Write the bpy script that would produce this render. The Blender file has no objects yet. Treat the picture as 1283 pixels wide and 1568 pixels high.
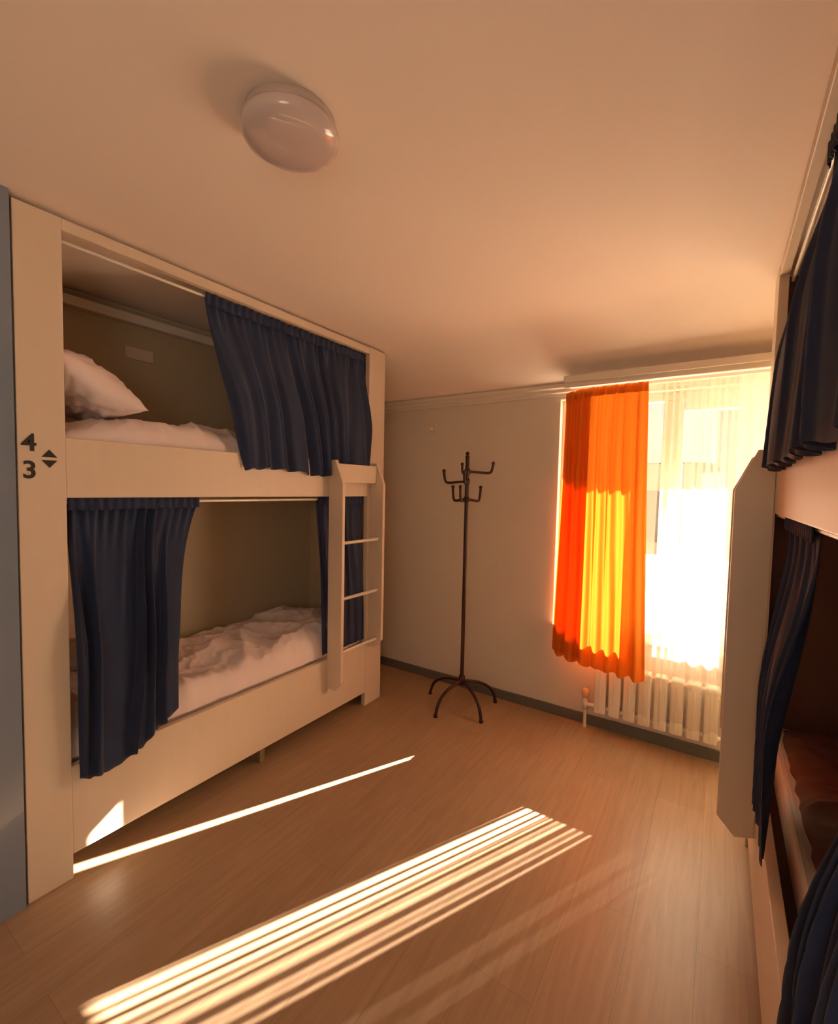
import bpy, bmesh, math, random
import numpy as np
from mathutils import Vector, Matrix, noise
random.seed(3)
sc=bpy.context.scene
try:
    sc.view_settings.view_transform='Standard'
    sc.view_settings.look='None'
    sc.view_settings.exposure=.30
    sc.view_settings.gamma=1.14
except Exception: pass

# ------------------------------------------------------------------ helpers
def lin(c):
    return tuple(((v/255)/12.92 if v/255<=.04045 else ((v/255+.055)/1.055)**2.4) for v in c)+(1.,)
def new_mat(name):
    m=bpy.data.materials.new(name);m.use_nodes=True
    return m,m.node_tree,m.node_tree.nodes['Principled BSDF']
def mat(name,rgb,rough=.6,metal=0.,spec=.5,noise_amt=0.,noise_scale=20.,bump=0.,bscale=200.,stretch=(1,1,1),coat=0.,sheen=0.):
    m,t,b=new_mat(name);c=lin(rgb)
    b.inputs['Base Color'].default_value=c;b.inputs['Roughness'].default_value=rough
    b.inputs['Metallic'].default_value=metal;b.inputs['Specular IOR Level'].default_value=spec
    b.inputs['Coat Weight'].default_value=coat
    b.inputs['Sheen Weight'].default_value=sheen
    co=t.nodes.new('ShaderNodeTexCoord');mp=t.nodes.new('ShaderNodeMapping')
    mp.inputs['Scale'].default_value=stretch
    t.links.new(co.outputs['Object'],mp.inputs['Vector'])
    if noise_amt>0:
        n=t.nodes.new('ShaderNodeTexNoise');n.inputs['Scale'].default_value=noise_scale;n.inputs['Detail'].default_value=4
        t.links.new(mp.outputs[0],n.inputs['Vector'])
        mx=t.nodes.new('ShaderNodeMix');mx.data_type='RGBA'
        mx.inputs[6].default_value=tuple(v*(1-noise_amt) for v in c[:3])+(1,)
        mx.inputs[7].default_value=tuple(min(1,v*(1+noise_amt)) for v in c[:3])+(1,)
        t.links.new(n.outputs['Fac'],mx.inputs[0]);t.links.new(mx.outputs[2],b.inputs['Base Color'])
    if bump>0:
        n2=t.nodes.new('ShaderNodeTexNoise');n2.inputs['Scale'].default_value=bscale;n2.inputs['Detail'].default_value=3
        t.links.new(mp.outputs[0],n2.inputs['Vector'])
        bp=t.nodes.new('ShaderNodeBump');bp.inputs['Strength'].default_value=bump;bp.inputs['Distance'].default_value=.002
        t.links.new(n2.outputs['Fac'],bp.inputs['Height']);t.links.new(bp.outputs[0],b.inputs['Normal'])
    return m

def empty(name,loc=(0,0,0)):
    e=bpy.data.objects.new(name,None);sc.collection.objects.link(e);e.location=loc;e.empty_display_size=.1
    return e
def addobj(name,me,m,parent=None,smooth=False):
    o=bpy.data.objects.new(name,me);sc.collection.objects.link(o)
    if m: me.materials.append(m)
    if smooth:
        for p in me.polygons:p.use_smooth=True
    if parent: 
        o.parent=parent;o.matrix_parent_inverse=Matrix.Translation(-Vector(parent.location))
    return o
def box(name,x0,x1,y0,y1,z0,z1,m,parent=None,bev=.003,seg=2):
    x0,x1=min(x0,x1),max(x0,x1);y0,y1=min(y0,y1),max(y0,y1);z0,z1=min(z0,z1),max(z0,z1)
    bm=bmesh.new()
    bmesh.ops.create_cube(bm,size=1)
    for v in bm.verts: v.co=Vector(((x0+x1)/2+v.co.x*(x1-x0),(y0+y1)/2+v.co.y*(y1-y0),(z0+z1)/2+v.co.z*(z1-z0)))
    if bev>0: bmesh.ops.bevel(bm,geom=bm.edges[:],offset=bev,segments=seg,affect='EDGES',profile=.6)
    me=bpy.data.meshes.new(name);bm.to_mesh(me);bm.free()
    return addobj(name,me,m,parent)
def prism(name,prof,axis,a0,a1,m,parent=None,bev=.003):
    bm=bmesh.new()
    def P(u,v,a): return {'y':(u,a,v),'x':(a,u,v),'z':(u,v,a)}[axis]
    A=[bm.verts.new(P(u,v,a0)) for u,v in prof];B=[bm.verts.new(P(u,v,a1)) for u,v in prof]
    bm.faces.new(A);bm.faces.new(B[::-1]);n=len(prof)
    for i in range(n): bm.faces.new([A[(i+1)%n],A[i],B[i],B[(i+1)%n]])
    bmesh.ops.recalc_face_normals(bm,faces=bm.faces[:])
    if bev>0: bmesh.ops.bevel(bm,geom=bm.edges[:],offset=bev,segments=2,affect='EDGES',profile=.6)
    me=bpy.data.meshes.new(name);bm.to_mesh(me);bm.free()
    return addobj(name,me,m,parent)
def tube(name,pts,r,m,parent=None,smooth=True,cyc=False,bez=False):
    cu=bpy.data.curves.new(name,'CURVE');cu.dimensions='3D';cu.bevel_depth=r;cu.bevel_resolution=4;cu.use_fill_caps=True
    if bez:
        s=cu.splines.new('NURBS');s.points.add(len(pts)-1);s.order_u=3;s.use_endpoint_u=True;s.resolution_u=8
    else:
        s=cu.splines.new('POLY');s.points.add(len(pts)-1)
    for p,q in zip(s.points,pts): p.co=(*q,1)
    tmp=bpy.data.objects.new('tmp',cu);sc.collection.objects.link(tmp)
    dg=bpy.context.evaluated_depsgraph_get();me=bpy.data.meshes.new_from_object(tmp.evaluated_get(dg))
    bpy.data.objects.remove(tmp);me.name=name;me.materials.clear()
    return addobj(name,me,m,parent,smooth)
def lathe(name,prof,c,m,parent=None,n=48):
    bm=bmesh.new();rings=[]
    for r,z in prof:
        if r<1e-6: rings.append([bm.verts.new((c[0],c[1],c[2]+z))])
        else: rings.append([bm.verts.new((c[0]+r*math.cos(2*math.pi*k/n),c[1]+r*math.sin(2*math.pi*k/n),c[2]+z)) for k in range(n)])
    for a,b in zip(rings[:-1],rings[1:]):
        for k in range(n):
            k2=(k+1)%n
            if len(a)==1: bm.faces.new([a[0],b[k],b[k2]])
            elif len(b)==1: bm.faces.new([a[k],a[k2],b[0]])
            else: bm.faces.new([a[k],a[k2],b[k2],b[k]])
    bmesh.ops.recalc_face_normals(bm,faces=bm.faces[:])
    me=bpy.data.meshes.new(name);bm.to_mesh(me);bm.free()
    return addobj(name,me,m,parent,True)
def cloth(name,fn,nu,nv,m,parent=None,thick=.0,attrs=None):
    vs=[];fs=[]
    for j in range(nv+1):
        for i in range(nu+1): vs.append(fn(i/nu,j/nv))
    for j in range(nv):
        for i in range(nu):
            a=j*(nu+1)+i;fs.append((a,a+1,a+nu+2,a+nu+1))
    me=bpy.data.meshes.new(name);me.from_pydata([tuple(v) for v in vs],[],fs);me.update()
    for an,af in (attrs or {}).items():
        at=me.attributes.new(an,'FLOAT','POINT')
        for j in range(nv+1):
            for i in range(nu+1): at.data[j*(nu+1)+i].value=af(i/nu,j/nv)
    o=addobj(name,me,m,parent,True)
    if thick>0:
        md=o.modifiers.new('solid','SOLIDIFY');md.thickness=thick;md.offset=0
    return o
def N(x,y=0,z=0): return noise.noise(Vector((x,y,z)))

# ------------------------------------------------------------------ materials
M_wall=mat('wall_paint',(216,202,182),.75,bump=.15,bscale=120,noise_amt=.02,noise_scale=3)
M_ceil=mat('ceiling_paint',(249,228,210),.7,bump=.1,bscale=90)
M_trim=mat('cornice_white',(222,208,190),.5)
M_base=mat('baseboard_grey',(92,90,84),.5,noise_amt=.1)
M_lam=mat('bunk_laminate',(217,194,168),.42,noise_amt=.04,noise_scale=5,stretch=(6,6,1))
M_lamin=mat('bunk_inner_panel',(184,162,134),.6,noise_amt=.04,noise_scale=5,stretch=(6,6,1))
M_lamshade=mat('bunk_inner_panel_shaded',(96,70,52),.6,noise_amt=.05,noise_scale=5,stretch=(6,6,1))  # darker copy of the inner panel, backlit shade painted into the colour
M_white_metal=mat('rod_white_metal',(225,215,195),.3,metal=.2)
M_navy=mat('navy_fabric',(16,34,66),.85,bump=.3,bscale=900,sheen=.06,noise_amt=.15,noise_scale=12)
M_linen=mat('pink_linen',(234,214,208),.85,bump=.15,bscale=600)
M_blanket=mat('brown_blanket',(98,62,50),.9,bump=.3,bscale=500,noise_amt=.1)
M_mat=mat('mattress_ticking',(225,200,186),.85)
M_rack=mat('coat_rack_metal',(44,20,18),.35,metal=.3)
M_black=mat('sign_black',(30,24,22),.6)
M_dark=mat('dark_window',(40,34,28),.4)
M_foot=mat('bunk_foot',(120,100,75),.5)
M_rad=mat('radiator_enamel',(236,224,202),.35)
M_brass=mat('valve_orange',(215,175,125),.35)
M_frame=mat('window_pvc',(222,214,200),.4)
M_glasslamp=mat('lamp_opal_glass',(208,186,178),.12,coat=.6)
M_lampring=mat('lamp_base',(190,168,155),.4)
M_plate=mat('plastic_plate',(215,198,165),.5)
M_blue=mat('blue_grey_paint',(116,128,144),.25,coat=.3)
M_snow=mat('ground_snow',(190,182,170),.9,noise_amt=.1)
M_bounce=mat('bounce_slab_pale',(222,207,187),.9,noise_amt=.1)  # pale surface for the added bounce slab
M_house=mat('house_plaster',(150,135,118),.9,noise_amt=.05)
M_roof=mat('house_roof_tiles',(70,68,68),.8,noise_amt=.15)
M_ext=mat('exterior_plaster',(190,180,160),.9)

# floor laminate
m,t,b=new_mat('floor_laminate');M_floor=m
co=t.nodes.new('ShaderNodeTexCoord');mp=t.nodes.new('ShaderNodeMapping');mp.inputs['Rotation'].default_value=(0,0,math.pi/2)
t.links.new(co.outputs['Object'],mp.inputs['Vector'])
br=t.nodes.new('ShaderNodeTexBrick');br.inputs['Scale'].default_value=1
br.inputs['Brick Width'].default_value=1.2;br.inputs['Row Height'].default_value=.19;br.inputs['Mortar Size'].default_value=.0008
br.inputs['Color1'].default_value=lin((165,131,101));br.inputs['Color2'].default_value=lin((157,123,94));br.inputs['Mortar'].default_value=lin((130,99,74))
br.inputs['Bias'].default_value=0;br.offset=.37
t.links.new(mp.outputs[0],br.inputs['Vector'])
mp2=t.nodes.new('ShaderNodeMapping');mp2.inputs['Scale'].default_value=(22,1.3,1);t.links.new(co.outputs['Object'],mp2.inputs['Vector'])
n=t.nodes.new('ShaderNodeTexNoise');n.inputs['Scale'].default_value=2.5;n.inputs['Detail'].default_value=8;n.inputs['Roughness'].default_value=.65;n.inputs['Distortion'].default_value=.6
t.links.new(mp2.outputs[0],n.inputs['Vector'])
rp=t.nodes.new('ShaderNodeValToRGB');rp.color_ramp.elements[0].position=.3;rp.color_ramp.elements[0].color=(.72,.70,.68,1);rp.color_ramp.elements[1].position=.7;rp.color_ramp.elements[1].color=(1.1,1.1,1.1,1)
t.links.new(n.outputs['Fac'],rp.inputs[0])
mx=t.nodes.new('ShaderNodeMix');mx.data_type='RGBA';mx.blend_type='MULTIPLY';mx.inputs[0].default_value=.8
t.links.new(br.outputs['Color'],mx.inputs[6]);t.links.new(rp.outputs[0],mx.inputs[7]);t.links.new(mx.outputs[2],b.inputs['Base Color'])
b.inputs['Roughness'].default_value=.38;b.inputs['Specular IOR Level'].default_value=.45
bp=t.nodes.new('ShaderNodeBump');bp.inputs['Strength'].default_value=.12;bp.inputs['Distance'].default_value=.001
t.links.new(n.outputs['Fac'],bp.inputs['Height']);t.links.new(bp.outputs[0],b.inputs['Normal'])

def translucent(name,rgb,trgb,fac):
    m=bpy.data.materials.new(name);m.use_nodes=True;t=m.node_tree
    for nn in list(t.nodes): t.nodes.remove(nn)
    out=t.nodes.new('ShaderNodeOutputMaterial');d=t.nodes.new('ShaderNodeBsdfDiffuse');tr=t.nodes.new('ShaderNodeBsdfTranslucent')
    d.inputs[0].default_value=rgb;tr.inputs[0].default_value=trgb
    mx=t.nodes.new('ShaderNodeMixShader');mx.inputs[0].default_value=fac
    t.links.new(d.outputs[0],mx.inputs[1]);t.links.new(tr.outputs[0],mx.inputs[2]);t.links.new(mx.outputs[0],out.inputs[0])
    return m
M_orange=translucent('orange_fabric',(.75,.18,.02,1),(.50,.105,.007,1),.33)
m=bpy.data.materials.new('sheer_voile');m.use_nodes=True;t=m.node_tree;M_sheer=m
for nn in list(t.nodes): t.nodes.remove(nn)
out=t.nodes.new('ShaderNodeOutputMaterial');d=t.nodes.new('ShaderNodeBsdfDiffuse');tr=t.nodes.new('ShaderNodeBsdfTranslucent');tp=t.nodes.new('ShaderNodeBsdfTransparent')
d.inputs[0].default_value=(.7,.64,.54,1);tr.inputs[0].default_value=(.68,.60,.49,1)
m1=t.nodes.new('ShaderNodeMixShader');m1.inputs[0].default_value=.5
t.links.new(d.outputs[0],m1.inputs[1]);t.links.new(tr.outputs[0],m1.inputs[2])
lw=t.nodes.new('ShaderNodeLayerWeight');lw.inputs['Blend'].default_value=.5
mr=t.nodes.new('ShaderNodeMapRange');mr.inputs[1].default_value=.02;mr.inputs[2].default_value=.20;mr.inputs[3].default_value=.62;mr.inputs[4].default_value=.01
t.links.new(lw.outputs['Facing'],mr.inputs[0])
at=t.nodes.new('ShaderNodeAttribute');at.attribute_name='open'
ad=t.nodes.new('ShaderNodeAttribute');ad.attribute_name='sun_pass'
ml=t.nodes.new('ShaderNodeMath');ml.operation='MULTIPLY';t.links.new(mr.outputs[0],ml.inputs[0]);t.links.new(ad.outputs['Fac'],ml.inputs[1])
ma=t.nodes.new('ShaderNodeMath');ma.operation='MAXIMUM';t.links.new(ml.outputs[0],ma.inputs[0]);t.links.new(at.outputs['Fac'],ma.inputs[1])
m2=t.nodes.new('ShaderNodeMixShader');t.links.new(ma.outputs[0],m2.inputs[0]);t.links.new(m1.outputs[0],m2.inputs[1]);t.links.new(tp.outputs[0],m2.inputs[2]);t.links.new(m2.outputs[0],out.inputs[0])
m=bpy.data.materials.new('window_glass');m.use_nodes=True;t=m.node_tree;M_glass=m
for nn in list(t.nodes): t.nodes.remove(nn)
out=t.nodes.new('ShaderNodeOutputMaterial');tp=t.nodes.new('ShaderNodeBsdfTransparent');gl=t.nodes.new('ShaderNodeBsdfGlossy');gl.inputs['Roughness'].default_value=.02
m2=t.nodes.new('ShaderNodeMixShader');m2.inputs[0].default_value=.05
t.links.new(tp.outputs[0],m2.inputs[1]);t.links.new(gl.outputs[0],m2.inputs[2]);t.links.new(m2.outputs[0],out.inputs[0])

# ------------------------------------------------------------------ dimensions
XL=-1.907;XR=.148;D=.69;WL=XL-D-.02;WR=XR+D+.02;YB=2.916;CZ=2.36;YF=-1.3;FOLD=2.32;WZ=2.10
OX0,OX1,OZ0,OZ1=-.875,.60,.575,2.03
KS=.64
# ------------------------------------------------------------------ room shell
box('floor',WL-.1,WR+.1,YF-.1,YB+.2,-.1,0,M_floor,bev=0)
box('ceiling',WL-.1,WR+.1,YF-.1,FOLD,CZ,CZ+.12,M_ceil,bev=0)
slope=(CZ-WZ)/(YB-2.45)
P0=(FOLD,CZ);P1=(2.45,CZ);P2=(2.60,CZ-slope*.15)
cv=[]
for i in range(25):
    q=i/24;cv.append(((1-q)**2*P0[0]+2*q*(1-q)*P1[0]+q*q*P2[0],(1-q)**2*P0[1]+2*q*(1-q)*P1[1]+q*q*P2[1]))
prism('ceiling_slope',cv+[(YB,WZ),(YB+.2,WZ),(YB+.2,CZ+.12),(FOLD,CZ+.12)],'x',WL-.1,WR+.1,M_ceil,bev=0)
box('wall_left',WL-.1,WL,YF-.1,YB+.2,0,CZ,M_wall,bev=0)
box('wall_right',WR,WR+.1,YF-.1,YB+.2,0,CZ,M_wall,bev=0)
box('wall_front',WL,WR,YF-.1,YF,0,CZ,M_wall,bev=0)
box('wall_partition',WL,XL+.01,YF,.503,0,CZ,M_blue,bev=0)
bm=bmesh.new()
def addbox(x0,x1,y0,y1,z0,z1):
    r=bmesh.ops.create_cube(bm,size=1)
    for v in r['verts']: v.co=Vector(((x0+x1)/2+v.co.x*(x1-x0),(y0+y1)/2+v.co.y*(y1-y0),(z0+z1)/2+v.co.z*(z1-z0)))
addbox(WL,OX0,YB,YB+.2,0,WZ);addbox(OX1,WR,YB,YB+.2,0,WZ);addbox(OX0,OX1,YB,YB+.2,0,OZ0);addbox(OX0,OX1,YB,YB+.2,OZ1,WZ)
me=bpy.data.meshes.new('wall_back');bm.to_mesh(me);bm.free();addobj('wall_back',me,M_wall)
prism('trim_cornice_back',[(YB,WZ-.05),(YB-.012,WZ-.05),(YB-.014,WZ-.035),(YB-.028,WZ-.03),(YB-.03,WZ-.012),(YB-.05,WZ-.004),(YB-.052,WZ+.018),(YB-.036,WZ+.018),(YB,WZ)],'x',WL,WR,M_trim,bev=0)
box('baseboard_back',WL,WR,YB-.016,YB,0,.062,M_base)
box('baseboard_right',WR-.016,WR,YF,YB-.016,0,.062,M_base)
box('eave_roof_overhang',-4,4,YB+.2,3.0+(2.35-1.60)/KS,2.35,2.42,M_ext,bev=0)

# ------------------------------------------------------------------ window
w=empty('window_1',(-.13,3.03,OZ0))
fy0,fy1=2.975,3.04
def fr(n,x0,x1,z0,z1,y0=fy0,y1=fy1): box(n,x0,x1,y0,y1,z0,z1,M_frame,w,bev=.004)
fr('frame_left',OX0,OX0+.03,OZ0,OZ1);fr('frame_right',OX1-.05,OX1,OZ0,OZ1)
fr('frame_top',OX0+.03,OX1-.05,OZ1-.05,OZ1);fr('frame_bottom',OX0+.03,OX1-.05,OZ0,OZ0+.04)
fr('mullion_1',-.30,-.195,OZ0+.04,OZ1-.05);fr('mullion_2',.14,.21,OZ0+.04,OZ1-.05)
fr('transom_rail',-.19,.14,OZ1-.11,OZ1-.05,fy0+.01,fy1)
for i,(a,c) in enumerate([(OX0+.03,-.30),(-.195,.14),(.21,OX1-.05)]):
    box('glass_%d'%i,a,c,3.01,3.014,OZ0+.04,OZ1-.05,M_glass,w,bev=0)
box('handle',-.255,-.235,fy0-.03,fy0,1.35,1.47,M_frame,w,bev=.005)
box('window_sill',OX0+.005,OX1-.005,YB-.03,fy0,OZ0-.0,OZ0+.022,M_frame,w,bev=.005)

# ------------------------------------------------------------------ curtain rail
cr=empty('curtain_rail',(0,2.78,2.07))
box('rail_board',-.80,WR-.005,2.735,YB-.055,2.080,2.100,M_trim,cr,bev=.004)
box('rail_lip_front',-.80,WR-.005,2.716,2.735,2.058,2.104,M_trim,cr,bev=.006)
box('rail_lip_step',-.80,WR-.005,2.700,2.716,2.084,2.122,M_trim,cr,bev=.006)

# ------------------------------------------------------------------ orange window curtain
oc=empty('orange_window_curtain',(-.58,2.8,.42))
def orange(s,t):
    xl=-.832-.030*t**.8+.004*math.sin(5*t);xr=-.355+.045*t**1.3
    z=2.044+(.425-.03*s-2.044)*t
    x=xl+(xr-xl)*s
    y=2.765+.125*math.exp(-s*5.5)
    g=.35+.65*min(1,t*3)
    f=.018*math.sin(2*math.pi*(7.3*s+.25*N(s*3,t*1.2)))+.010*math.sin(2*math.pi*(15*s+.4*N(s*4,t*2+5)))*(1-.5*t)
    edge=min(1,s*8)
    y+=f*g*edge
    x+=.006*math.sin(2*math.pi*(7.3*s)+1.2)*g*edge
    z+=.008*math.sin(2*math.pi*6*s+1)*t
    return (x,y,z)
cloth('panel',orange,170,60,M_orange,oc)
def hem(s,t):
    p=orange(.02+s*.36,t*.985+.004);return (p[0],p[1]+.012+.004*math.sin(20*s),p[2])
cloth('folded_edge',hem,70,40,M_orange,oc)
def head(s,t):
    p=orange(s,0.);return (p[0],p[1]-.012+.004*math.sin(2*math.pi*22*s),p[2]+.010-t*.05)
cloth('heading_tape',head,170,4,M_orange,oc)

# ------------------------------------------------------------------ sheer curtain
sh=empty('sheer_window_curtain',(.2,2.8,.2))
SX0,SX1=-.365,.62
sun_slits=[(-.287,.0075,.97),(-.252,.0125,.97),(-.216,.010,.97),(-.181,.007,.9),(-.145,.005,.5),(-.098,.005,.4)]  # clear slits put into the voile to lay sun stripes on the floor
def sheer(s,t):
    x=SX0+(SX1-SX0)*s
    y=2.80+.014*math.sin(2*math.pi*(x*14+.25*N(x*5,t*.6)))*(.4+.6*t)
    z=2.048+(.19-2.048)*t+.01*math.sin(x*30)*t
    if x<-.12: y=2.80+(y-2.80)*max(0,(x+.17)/.05 if x>-.17 else 0)
    return (x,y,z)
def opn(s,t):
    x=SX0+(SX1-SX0)*s
    v=0
    for c,hw,T in sun_slits:
        dd=abs(x-c-.003*math.sin(t*6+c*40))
        v=max(v,T*max(0,min(1,(hw*1.2-dd)/(hw*.4))))
    if t>.84: v=max(v,.68*min(1,(t-.84)/.03))
    return v
def sun_pass(s,t):  # transparency cut towards the right, put in to keep direct sun off the floor
    x=SX0+(SX1-SX0)*s
    return 1. if x<.03 else max(.05,1-(x-.03)/.06)
cloth('voile',sheer,420,30,M_sheer,sh,attrs={'open':opn,'sun_pass':sun_pass})

# ------------------------------------------------------------------ radiator
rd=empty('radiator',(-.28,2.87,.1))
for i in range(8):
    x=-.585+i*.080
    box('section_%d'%i,x,x+.066,2.828,2.895,.115,.425,M_rad,rd,bev=.014,seg=3)
    box('fin_%d'%i,x+.028,x+.038,2.822,2.83,.14,.40,M_rad,rd,bev=.003)
tube('header_top',[(-.60,2.865,.395),(.07,2.865,.395)],.014,M_rad,rd)
tube('header_bottom',[(-.63,2.865,.145),(.07,2.865,.145)],.014,M_rad,rd)
tube('supply_pipe',[(-.64,2.865,.0),(-.64,2.865,.20)],.010,M_rad,rd)
lathe('valve_cap',[(0,.045),(.018,.043),(.022,.02),(.02,0),(.012,-.01),(0,-.01)],(-.64,2.865,.195),M_brass,rd,24)
lathe('valve_body',[(0,.03),(.016,.03),(.018,0),(.016,-.03),(0,-.03)],(-.64,2.865,.145),M_white_metal,rd,24)

ho=empty('wall_socket',(-1.82,YB-.01,1.9))
box('plate',-1.855,-1.79,YB-.010,YB,1.865,1.93,M_plate,ho,bev=.004)
lathe('knob',[(0,.012),(.012,.01),(.014,-.01),(0,-.012)],(-1.832,YB-.017,1.898),M_trim,ho,16)

# ------------------------------------------------------------------ bunk beds
def bunk(name,xf,sgn,inner):
    e=empty(name,(xf+sgn*D/2,1.47,0))
    def B(n,p0,p1,y0,y1,z0,z1,m=M_lam,bev=.003): return box(n,xf+sgn*p0,xf+sgn*p1,y0,y1,z0,z1,m,e,bev)
    Y0,Y0w,Y1w,Y1,H=.511,.642,2.268,2.430,2.342
    th=.032
    B('post_near',0,th,Y0,Y0w,0,H);B('post_far',0,th,Y1w,Y1,0,H)
    B('end_panel_near',th,D,Y0,Y0+.02,0,H);B('end_panel_far',th,D,Y1-.02,Y1,0,H)
    B('top_rail',.002,th,Y0w,Y1w,2.302,H)
    B('upper_rail',.001,th,Y0w,Y1w,1.391,1.600)
    B('lower_rail',.001,th,Y0w,Y1w,.09,.418)
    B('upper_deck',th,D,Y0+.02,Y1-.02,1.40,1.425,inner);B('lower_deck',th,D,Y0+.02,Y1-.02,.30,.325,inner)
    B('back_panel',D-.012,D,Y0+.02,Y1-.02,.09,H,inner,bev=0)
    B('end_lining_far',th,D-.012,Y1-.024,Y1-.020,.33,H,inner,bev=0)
    B('cornice_inner',D-.055,D-.012,Y0+.02,Y1-.025,2.265,2.31,M_trim)
    B('foot_mid',.03,.06,1.47,1.50,0,.30,M_foot)
    B('foot_back_near',D-.06,D-.02,.6,.64,0,.30,M_foot);B('foot_back_far',D-.06,D-.02,2.3,2.34,0,.30,M_foot)
    def T(n,y0,y1,p,z,r=.007): tube(n,[(xf+sgn*p,y0,z),(xf+sgn*p,y1,z)],r,M_white_metal,e)
    T('rod_upper',Y0w-.02,Y1w+.02,.045,2.283);T('rod_lower',Y0w-.02,Y1w+.02,.045,1.374)
    prof=[(0,.26),(.055,.24),(.110,.30),(.110,1.470),(.050,1.605),(0,1.605)]
    prism('ladder_side_near',[(xf-sgn*p,z) for p,z in prof],'y',1.918,1.940,M_lam,e);
    prof2=[(0,.40),(.05,.40),(.110,.46),(.110,1.470),(.050,1.605),(0,1.605)]
    prism('ladder_side_far',[(xf-sgn*p,z) for p,z in prof2],'y',2.290,2.312,M_lam,e)
    box('ladder_top_board',xf-sgn*.035,xf-sgn*.055,1.940,2.290,1.475,1.585,M_lam,e)
    for i,z in enumerate((1.118,.785,.465)):
        tube('rung_%d'%i,[(xf-sgn*.07,1.935,z),(xf-sgn*.07,2.295,z)],.010,M_white_metal,e)
    for tag,z in (('upper',1.425),('lower',.325)):
        box('mattress_'+tag,xf+sgn*.07,xf+sgn*(D-.02),Y0+.03,Y1-.03,z,z+.16,M_mat,e,bev=.03,seg=4)
    return e
bl=bunk('bunk_bed',XL,-1,M_lamin);brt=bunk('bunk_bed.001',XR,1,M_lamshade)
box('socket_plate',XL-D+.012,XL-D+.024,1.13,1.27,2.09,2.15,M_lam,bl,bev=.004)
def text(s,y,z,size):
    cu=bpy.data.curves.new('t','FONT');cu.body=s;cu.size=size;cu.extrude=.0012;cu.offset=.0016;cu.align_x='CENTER';cu.align_y='CENTER'
    o=bpy.data.objects.new('t',cu);sc.collection.objects.link(o)
    dg=bpy.context.evaluated_depsgraph_get();me=bpy.data.meshes.new_from_object(o.evaluated_get(dg));bpy.data.objects.remove(o)
    me.materials.clear()
    me.transform(Matrix.Translation((XL+.0012,y,z))@Matrix.Rotation(math.pi/2,4,'Z')@Matrix.Rotation(math.pi/2,4,'X'))
    addobj('bed_number_'+s,me,M_black,bl)
text('4',.541,1.572,.080);text('3',.541,1.482,.080)
prism('arrow_up',[(.573,1.529),(.617,1.529),(.595,1.555)],'x',XL,XL+.002,M_black,bl,bev=0)
prism('arrow_down',[(.573,1.519),(.617,1.519),(.595,1.493)],'x',XL,XL+.002,M_black,bl,bev=0)

# ------------------------------------------------------------------ bedding
def duvet(name,xa,xb,ya,yb,z0,h,parent_,seed,m=M_linen,nx=90,ny=220,wr=.02):
    xa,xb=min(xa,xb),max(xa,xb)
    def f(s,t):
        u=2*s-1;v=2*t-1
        x=xa+(xb-xa)*s;y=ya+(yb-ya)*t
        e=max(0,(1-abs(u)**8))**.5*max(0,(1-abs(v)**10))**.5
        r1=1-abs(N(x*3+seed+y*1.2,y*3.4-x*1.5,seed))*2.2
        r2=1-abs(N(x*7+y*5,y*8-x*4,seed+3))*2.2
        r3=1-abs(N(x*9-y*8+seed,y*13+x*6,seed+5))*2.4
        wv=wr*(.9*max(0,r1)**2+.32*max(0,r2)**2+.22*max(0,r3)**3)-wr*.5
        hh=h*(.85+.35*N(x*2.2,y*2.2,seed+9))+wv
        x+= .012*N(y*14,seed,2)*abs(u)**4
        return (x,y,z0+max(0.0,hh)*e)
    return cloth(name,f,nx,ny,m,parent_)
def pillow(name,c,sx,sy,h,rot,m=M_linen,seed=0):
    e=empty(name,c)
    vs=[];fs=[];n=44
    R=Matrix.Rotation(rot[2],4,'Z')@Matrix.Rotation(rot[1],4,'Y')@Matrix.Rotation(rot[0],4,'X')
    for side in (1,-1):
        for j in range(n+1):
            for i in range(n+1):
                u=2*i/n-1;v=2*j/n-1
                pu=u*(1-.08*(1-v*v));pv=v*(1-.08*(1-u*u))
                k=((1-abs(u)**2.6)*(1-abs(v)**2.6))**.55
                wz=.012*N(u*4+seed,v*4,side)*k*2+.014*(1-2*abs(N(u*5+v*2,v*3+seed,side)))
                p=Vector((pu*sx/2,pv*sy/2,side*(h/2*k)+wz*k));vs.append(tuple(Vector(c)+R@p))
    def idx(s,i,j): return s*(n+1)**2+j*(n+1)+i
    for s in (0,1):
        for j in range(n):
            for i in range(n):
                q=(idx(s,i,j),idx(s,i+1,j),idx(s,i+1,j+1),idx(s,i,j+1));fs.append(q if s==0 else q[::-1])
    me=bpy.data.meshes.new(name);me.from_pydata(vs,[],fs);me.update()
    bm=bmesh.new();bm.from_mesh(me);bmesh.ops.remove_doubles(bm,verts=bm.verts[:],dist=1e-5);bm.to_mesh(me);bm.free()
    addobj('pillow_case',me,m,e,True)
    return e
d1=empty('duvet',(-2.25,1.5,1.6));duvet('duvet_cover',XL-.04,XL-D+.02,.60,2.38,1.575,.13,d1,1.3,wr=.035)
d2=empty('duvet.001',(-2.25,1.5,.5));duvet('duvet_cover',XL-.035,XL-D+.02,.60,2.38,.43,.18,d2,4.1,wr=.035)
d3=empty('duvet.002',(.5,1.5,1.6));duvet('duvet_cover',XR+.04,XR+D-.02,.60,2.38,1.575,.10,d3,7.3)
d4=empty('blanket',(.5,1.5,.5));duvet('blanket_cover',XR+.095,XR+D-.02,.60,2.38,.47,.07,d4,9.7,m=M_blanket)
pillow('pillow',(-2.20,.77,1.82),.54,.36,.19,(math.radians(-27),0,0),seed=2)
pillow('pillow',(-2.26,.79,.73),.48,.38,.13,(math.radians(-20),0,0),seed=5)
pillow('pillow',(.50,.80,1.80),.50,.38,.13,(math.radians(-20),0,0),seed=8)

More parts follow.
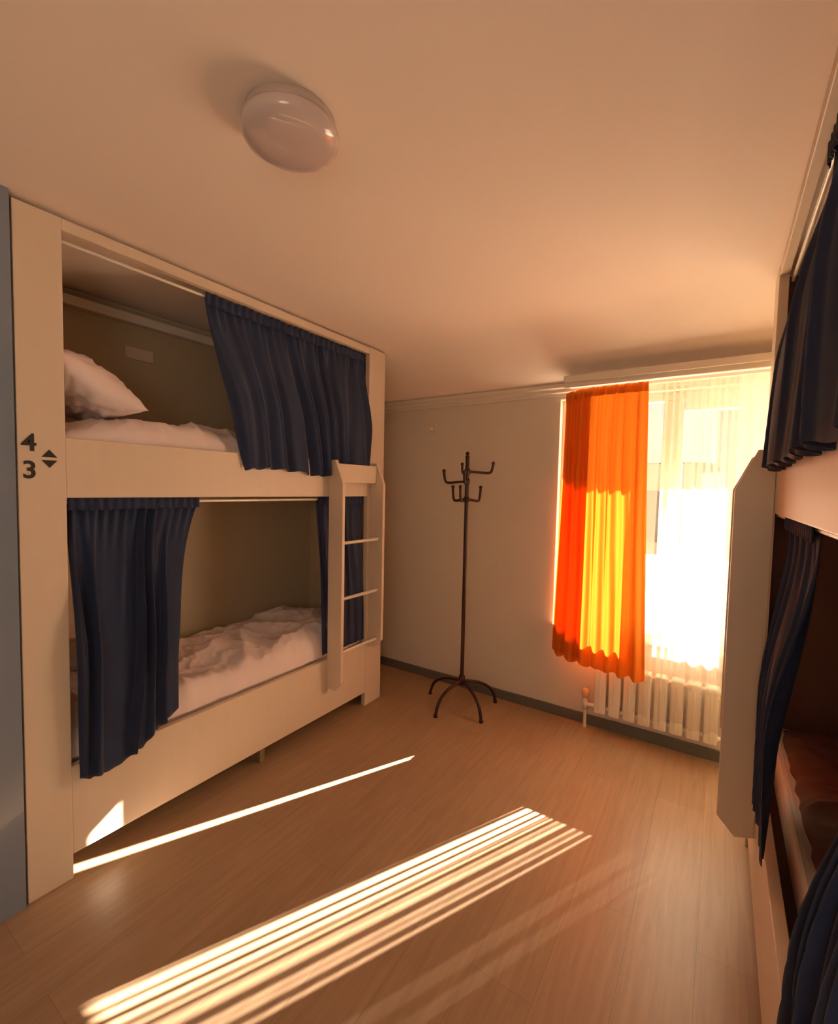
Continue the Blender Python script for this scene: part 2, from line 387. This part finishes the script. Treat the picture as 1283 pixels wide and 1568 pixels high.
# ------------------------------------------------------------------ navy bed curtains
def bed_curtain(name,xf,sgn,yt0,yt1,yb0,yb1,zt,zb,nf,amp,seed,p_top=.045,p_bot=-.03,zb_fn=None,edge1=None,edge0=None):
    e=empty(name,(xf+sgn*p_top,(yt0+yt1)/2,zb))
    def f(s,t):
        y0=yt0+(yb0-yt0)*(t**1.1);y1=yt1+(yb1-yt1)*(t**1.1)
        if edge1: y1+=edge1(t)
        if edge0: y0+=edge0(t)
        z_b=zb+(zb_fn(s) if zb_fn else 0)
        z=zt+(z_b-zt)*t
        y=y0+(y1-y0)*s
        tt=min(1,max(0,(t-.05)/.6));p=p_top+(p_bot-p_top)*(tt*tt*(3-2*tt))
        g=.35+.65*min(1,t*2.2)
        ph=nf*s+1.1*N(s*3.2+seed,t*.9,seed)+.35*N(s*9,t*.7,seed+4)
        am=amp*(.75+.9*N(s*5,t*1.3,seed+7))
        fo=am*g*(math.sin(2*math.pi*ph)+.40*math.sin(4*math.pi*ph+1.+seed))
        fo+=.35*amp*(1-min(1,t*5))*math.sin(2*math.pi*nf*2.7*s+seed)
        y+=.35*am*g*math.cos(2*math.pi*ph)
        z+=.006*math.sin(2*math.pi*ph)*t
        return (xf+sgn*(p-fo),y,z)
    cloth('cloth',f,int(nf*28),56,M_navy,e,thick=.0025)
    def hd(s,t):
        a=f(s,0)
        return (xf+sgn*(p_top-.014)+.004*math.sin(2*math.pi*nf*3.1*s)*(-sgn),a[1],a[2]+.022-.050*t+.002*math.sin(40*s))
    cloth('gathered_heading',hd,int(nf*30),4,M_navy,e,thick=.0025)
    return e
bed_curtain('privacy_curtain',XL,-1,1.175,2.262,1.345,2.262,2.275,1.530,9,.020,1.,p_bot=-.028,zb_fn=lambda s:.012*math.sin(9*s)-.008)
bed_curtain('privacy_curtain',XL,-1,.652,1.145,.650,1.01,1.372,.385,5,.026,4.,p_bot=-.045,zb_fn=lambda s:(.0 if s<.6 else .13*(s-.6)/.4)-.02*math.sin(7*s),edge1=lambda t:-.05*math.sin(math.pi*t))
bed_curtain('privacy_curtain',XL,-1,1.86,2.262,1.90,2.262,1.372,.45,5,.008,6.,p_top=.045,p_bot=.016)
bed_curtain('privacy_curtain',XR,1,.56,1.50,.60,1.79,2.275,1.530,9,.017,8.,p_bot=-.028)
bed_curtain('privacy_curtain',XR,1,1.36,1.88,1.50,1.79,1.372,.445,5,.014,9.,p_bot=-.010,zb_fn=lambda s:.05*s)
bed_curtain('privacy_curtain',XR,1,.655,.70,.655,.95,1.372,.44,5,.012,11.,p_bot=-.020)

# ------------------------------------------------------------------ coat rack
cx,cy=-1.372,2.62
rk=empty('coat_rack',(cx,cy,0))
tube('pole',[(cx,cy,.17),(cx,cy,1.66)],.0125,M_rack,rk)
lathe('finial',[(0,.035),(.010,.03),(.014,.018),(.009,.006),(.016,0),(.0125,-.01)],(cx,cy,1.66),M_rack,rk,20)
lathe('hub',[(0,.03),(.02,.03),(.024,0),(.02,-.03),(0,-.03)],(cx,cy,.19),M_rack,rk,20)
for i,(dx,dy) in enumerate([(-.278,.06),(-.075,-.20),(.190,-.09),(.150,.21)]):
    tube('leg_%d'%i,[(cx,cy,.185),(cx+dx*.35,cy+dy*.35,.175),(cx+dx*.75,cy+dy*.75,.13),(cx+dx*.95,cy+dy*.95,.07),(cx+dx,cy+dy,.008)],.010,M_rack,rk,bez=True)
    lathe('foot_%d'%i,[(0,.02),(.012,.018),(.014,0),(0,0)],(cx+dx,cy+dy,0),M_rack,rk,16)
def arm(n,ang,r,z,drop,up):
    dx,dy=math.cos(ang),math.sin(ang)
    pts=[(0,z),(r*.35,z-drop*.2),(r*.75,z-drop),(r*.97,z-drop*.4),(r,z+up)]
    tube(n,[(cx+dx*a,cy+dy*a,zz) for a,zz in pts],.0085,M_rack,rk,bez=True)
    lathe(n+'_tip',[(0,.012),(.009,.009),(.012,0),(.009,-.009),(0,-.012)],(cx+dx*r,cy+dy*r,z+up),M_rack,rk,14)
vx=.586
arm('hook_upper_0',vx-.15,.165,1.565,.010,.055);arm('hook_upper_1',vx+3.35,.155,1.50,.012,.065)
arm('hook_upper_2',vx+1.7,.150,1.565,.010,.055);arm('hook_upper_3',vx+4.5,.150,1.50,.010,.055)
for i,a in enumerate((vx+.35,vx+2.6,vx+4.2)): arm('hook_lower_%d'%i,a,.100,1.385,.012,.08)
for i,z in enumerate((1.565,1.385,1.50)): lathe('collar_%d'%i,[(0,.018),(.018,.018),(.018,-.018),(0,-.018)],(cx,cy,z),M_rack,rk,20)

# ------------------------------------------------------------------ ceiling lamp
lc=(-.935,.795,CZ);cl=empty('ceiling_lamp',lc)
lathe('base_ring',[(0,0),(.106,0),(.110,-.004),(.110,-.024),(.100,-.026),(0,-.026)],lc,M_lampring,cl,64)
lathe('opal_dome',[(.100,-.022),(.114,-.026),(.118,-.034),(.117,-.046),(.110,-.056),(.092,-.066),(.06,-.072),(.03,-.075),(0,-.076)],lc,M_glasslamp,cl,64)

# ------------------------------------------------------------------ outside
box('ground',-40,40,3.2,80,-3.2,-3.0,M_snow,bev=0)
box('bounce_slab',-6,7,YB+.2,8.5,.10,.42,M_bounce,bev=0)  # added slab outside, bounces sun up through the window onto the ceiling
def house(name,x0,x1,y0,y1,z0,z1,rz):
    e=empty(name,((x0+x1)/2,(y0+y1)/2,z0))
    box('walls',x0,x1,y0,y1,z0,z1,M_house,e,bev=0)
    prism('gable_roof',[(y0-.4,z1),(y1+.4,z1),((y0+y1)/2,rz)],'x',x0-.4,x1+.4,M_roof,e,bev=0)
    for i in range(4):
        xx=x0+(x1-x0)*(.12+.23*i);box('house_window_%d'%i,xx,xx+.9,y0-.04,y0+.02,z1-2,z1-.7,M_dark,e,bev=0)
house('neighbour_house',-4.2,-.6,13,19,-3,2.2,3.9)
house('neighbour_house',.1,7,15,21,-3,2.2,4.2)

# ------------------------------------------------------------------ lights
sd=Vector((-.487,-1,-KS)).normalized()
L=bpy.data.lights.new('sun','SUN');L.energy=90;L.angle=math.radians(.35);L.color=(1,.85,.66)
o=bpy.data.objects.new('sun',L);sc.collection.objects.link(o);o.rotation_euler=sd.to_track_quat('-Z','Y').to_euler();o.location=(3,6,6)
L=bpy.data.lights.new('fill_light','POINT');L.energy=15;L.shadow_soft_size=.35;L.color=(1,.84,.68)  # fill light added behind the camera, stands for no known lamp
o=bpy.data.objects.new('fill_light',L);sc.collection.objects.link(o);o.location=(.2,-.85,1.5)
wd=bpy.data.worlds.new('world');sc.world=wd;wd.use_nodes=True
bg=wd.node_tree.nodes['Background'];bg.inputs[0].default_value=(.95,.90,.82,1);bg.inputs[1].default_value=.8

# ------------------------------------------------------------------ camera
yaw,pit,rol,f=.586,.052,.021,695.738
h=Vector((-math.sin(yaw),math.cos(yaw),0));R=Vector((math.cos(yaw),math.sin(yaw),0));Z=Vector((0,0,1))
F=h*math.cos(pit)-Z*math.sin(pit);U=h*math.sin(pit)+Z*math.cos(pit)
R2=R*math.cos(rol)+U*math.sin(rol);U2=-R*math.sin(rol)+U*math.cos(rol)
cd=bpy.data.cameras.new('camera');co_=bpy.data.objects.new('camera',cd);sc.collection.objects.link(co_)
cd.sensor_fit='HORIZONTAL';cd.sensor_width=36;cd.lens=f/1283*36;cd.clip_start=.02
mw=Matrix((R2,U2,-F)).transposed().to_4x4();mw.translation=(0,0,1.45);co_.matrix_world=mw
sc.camera=co_
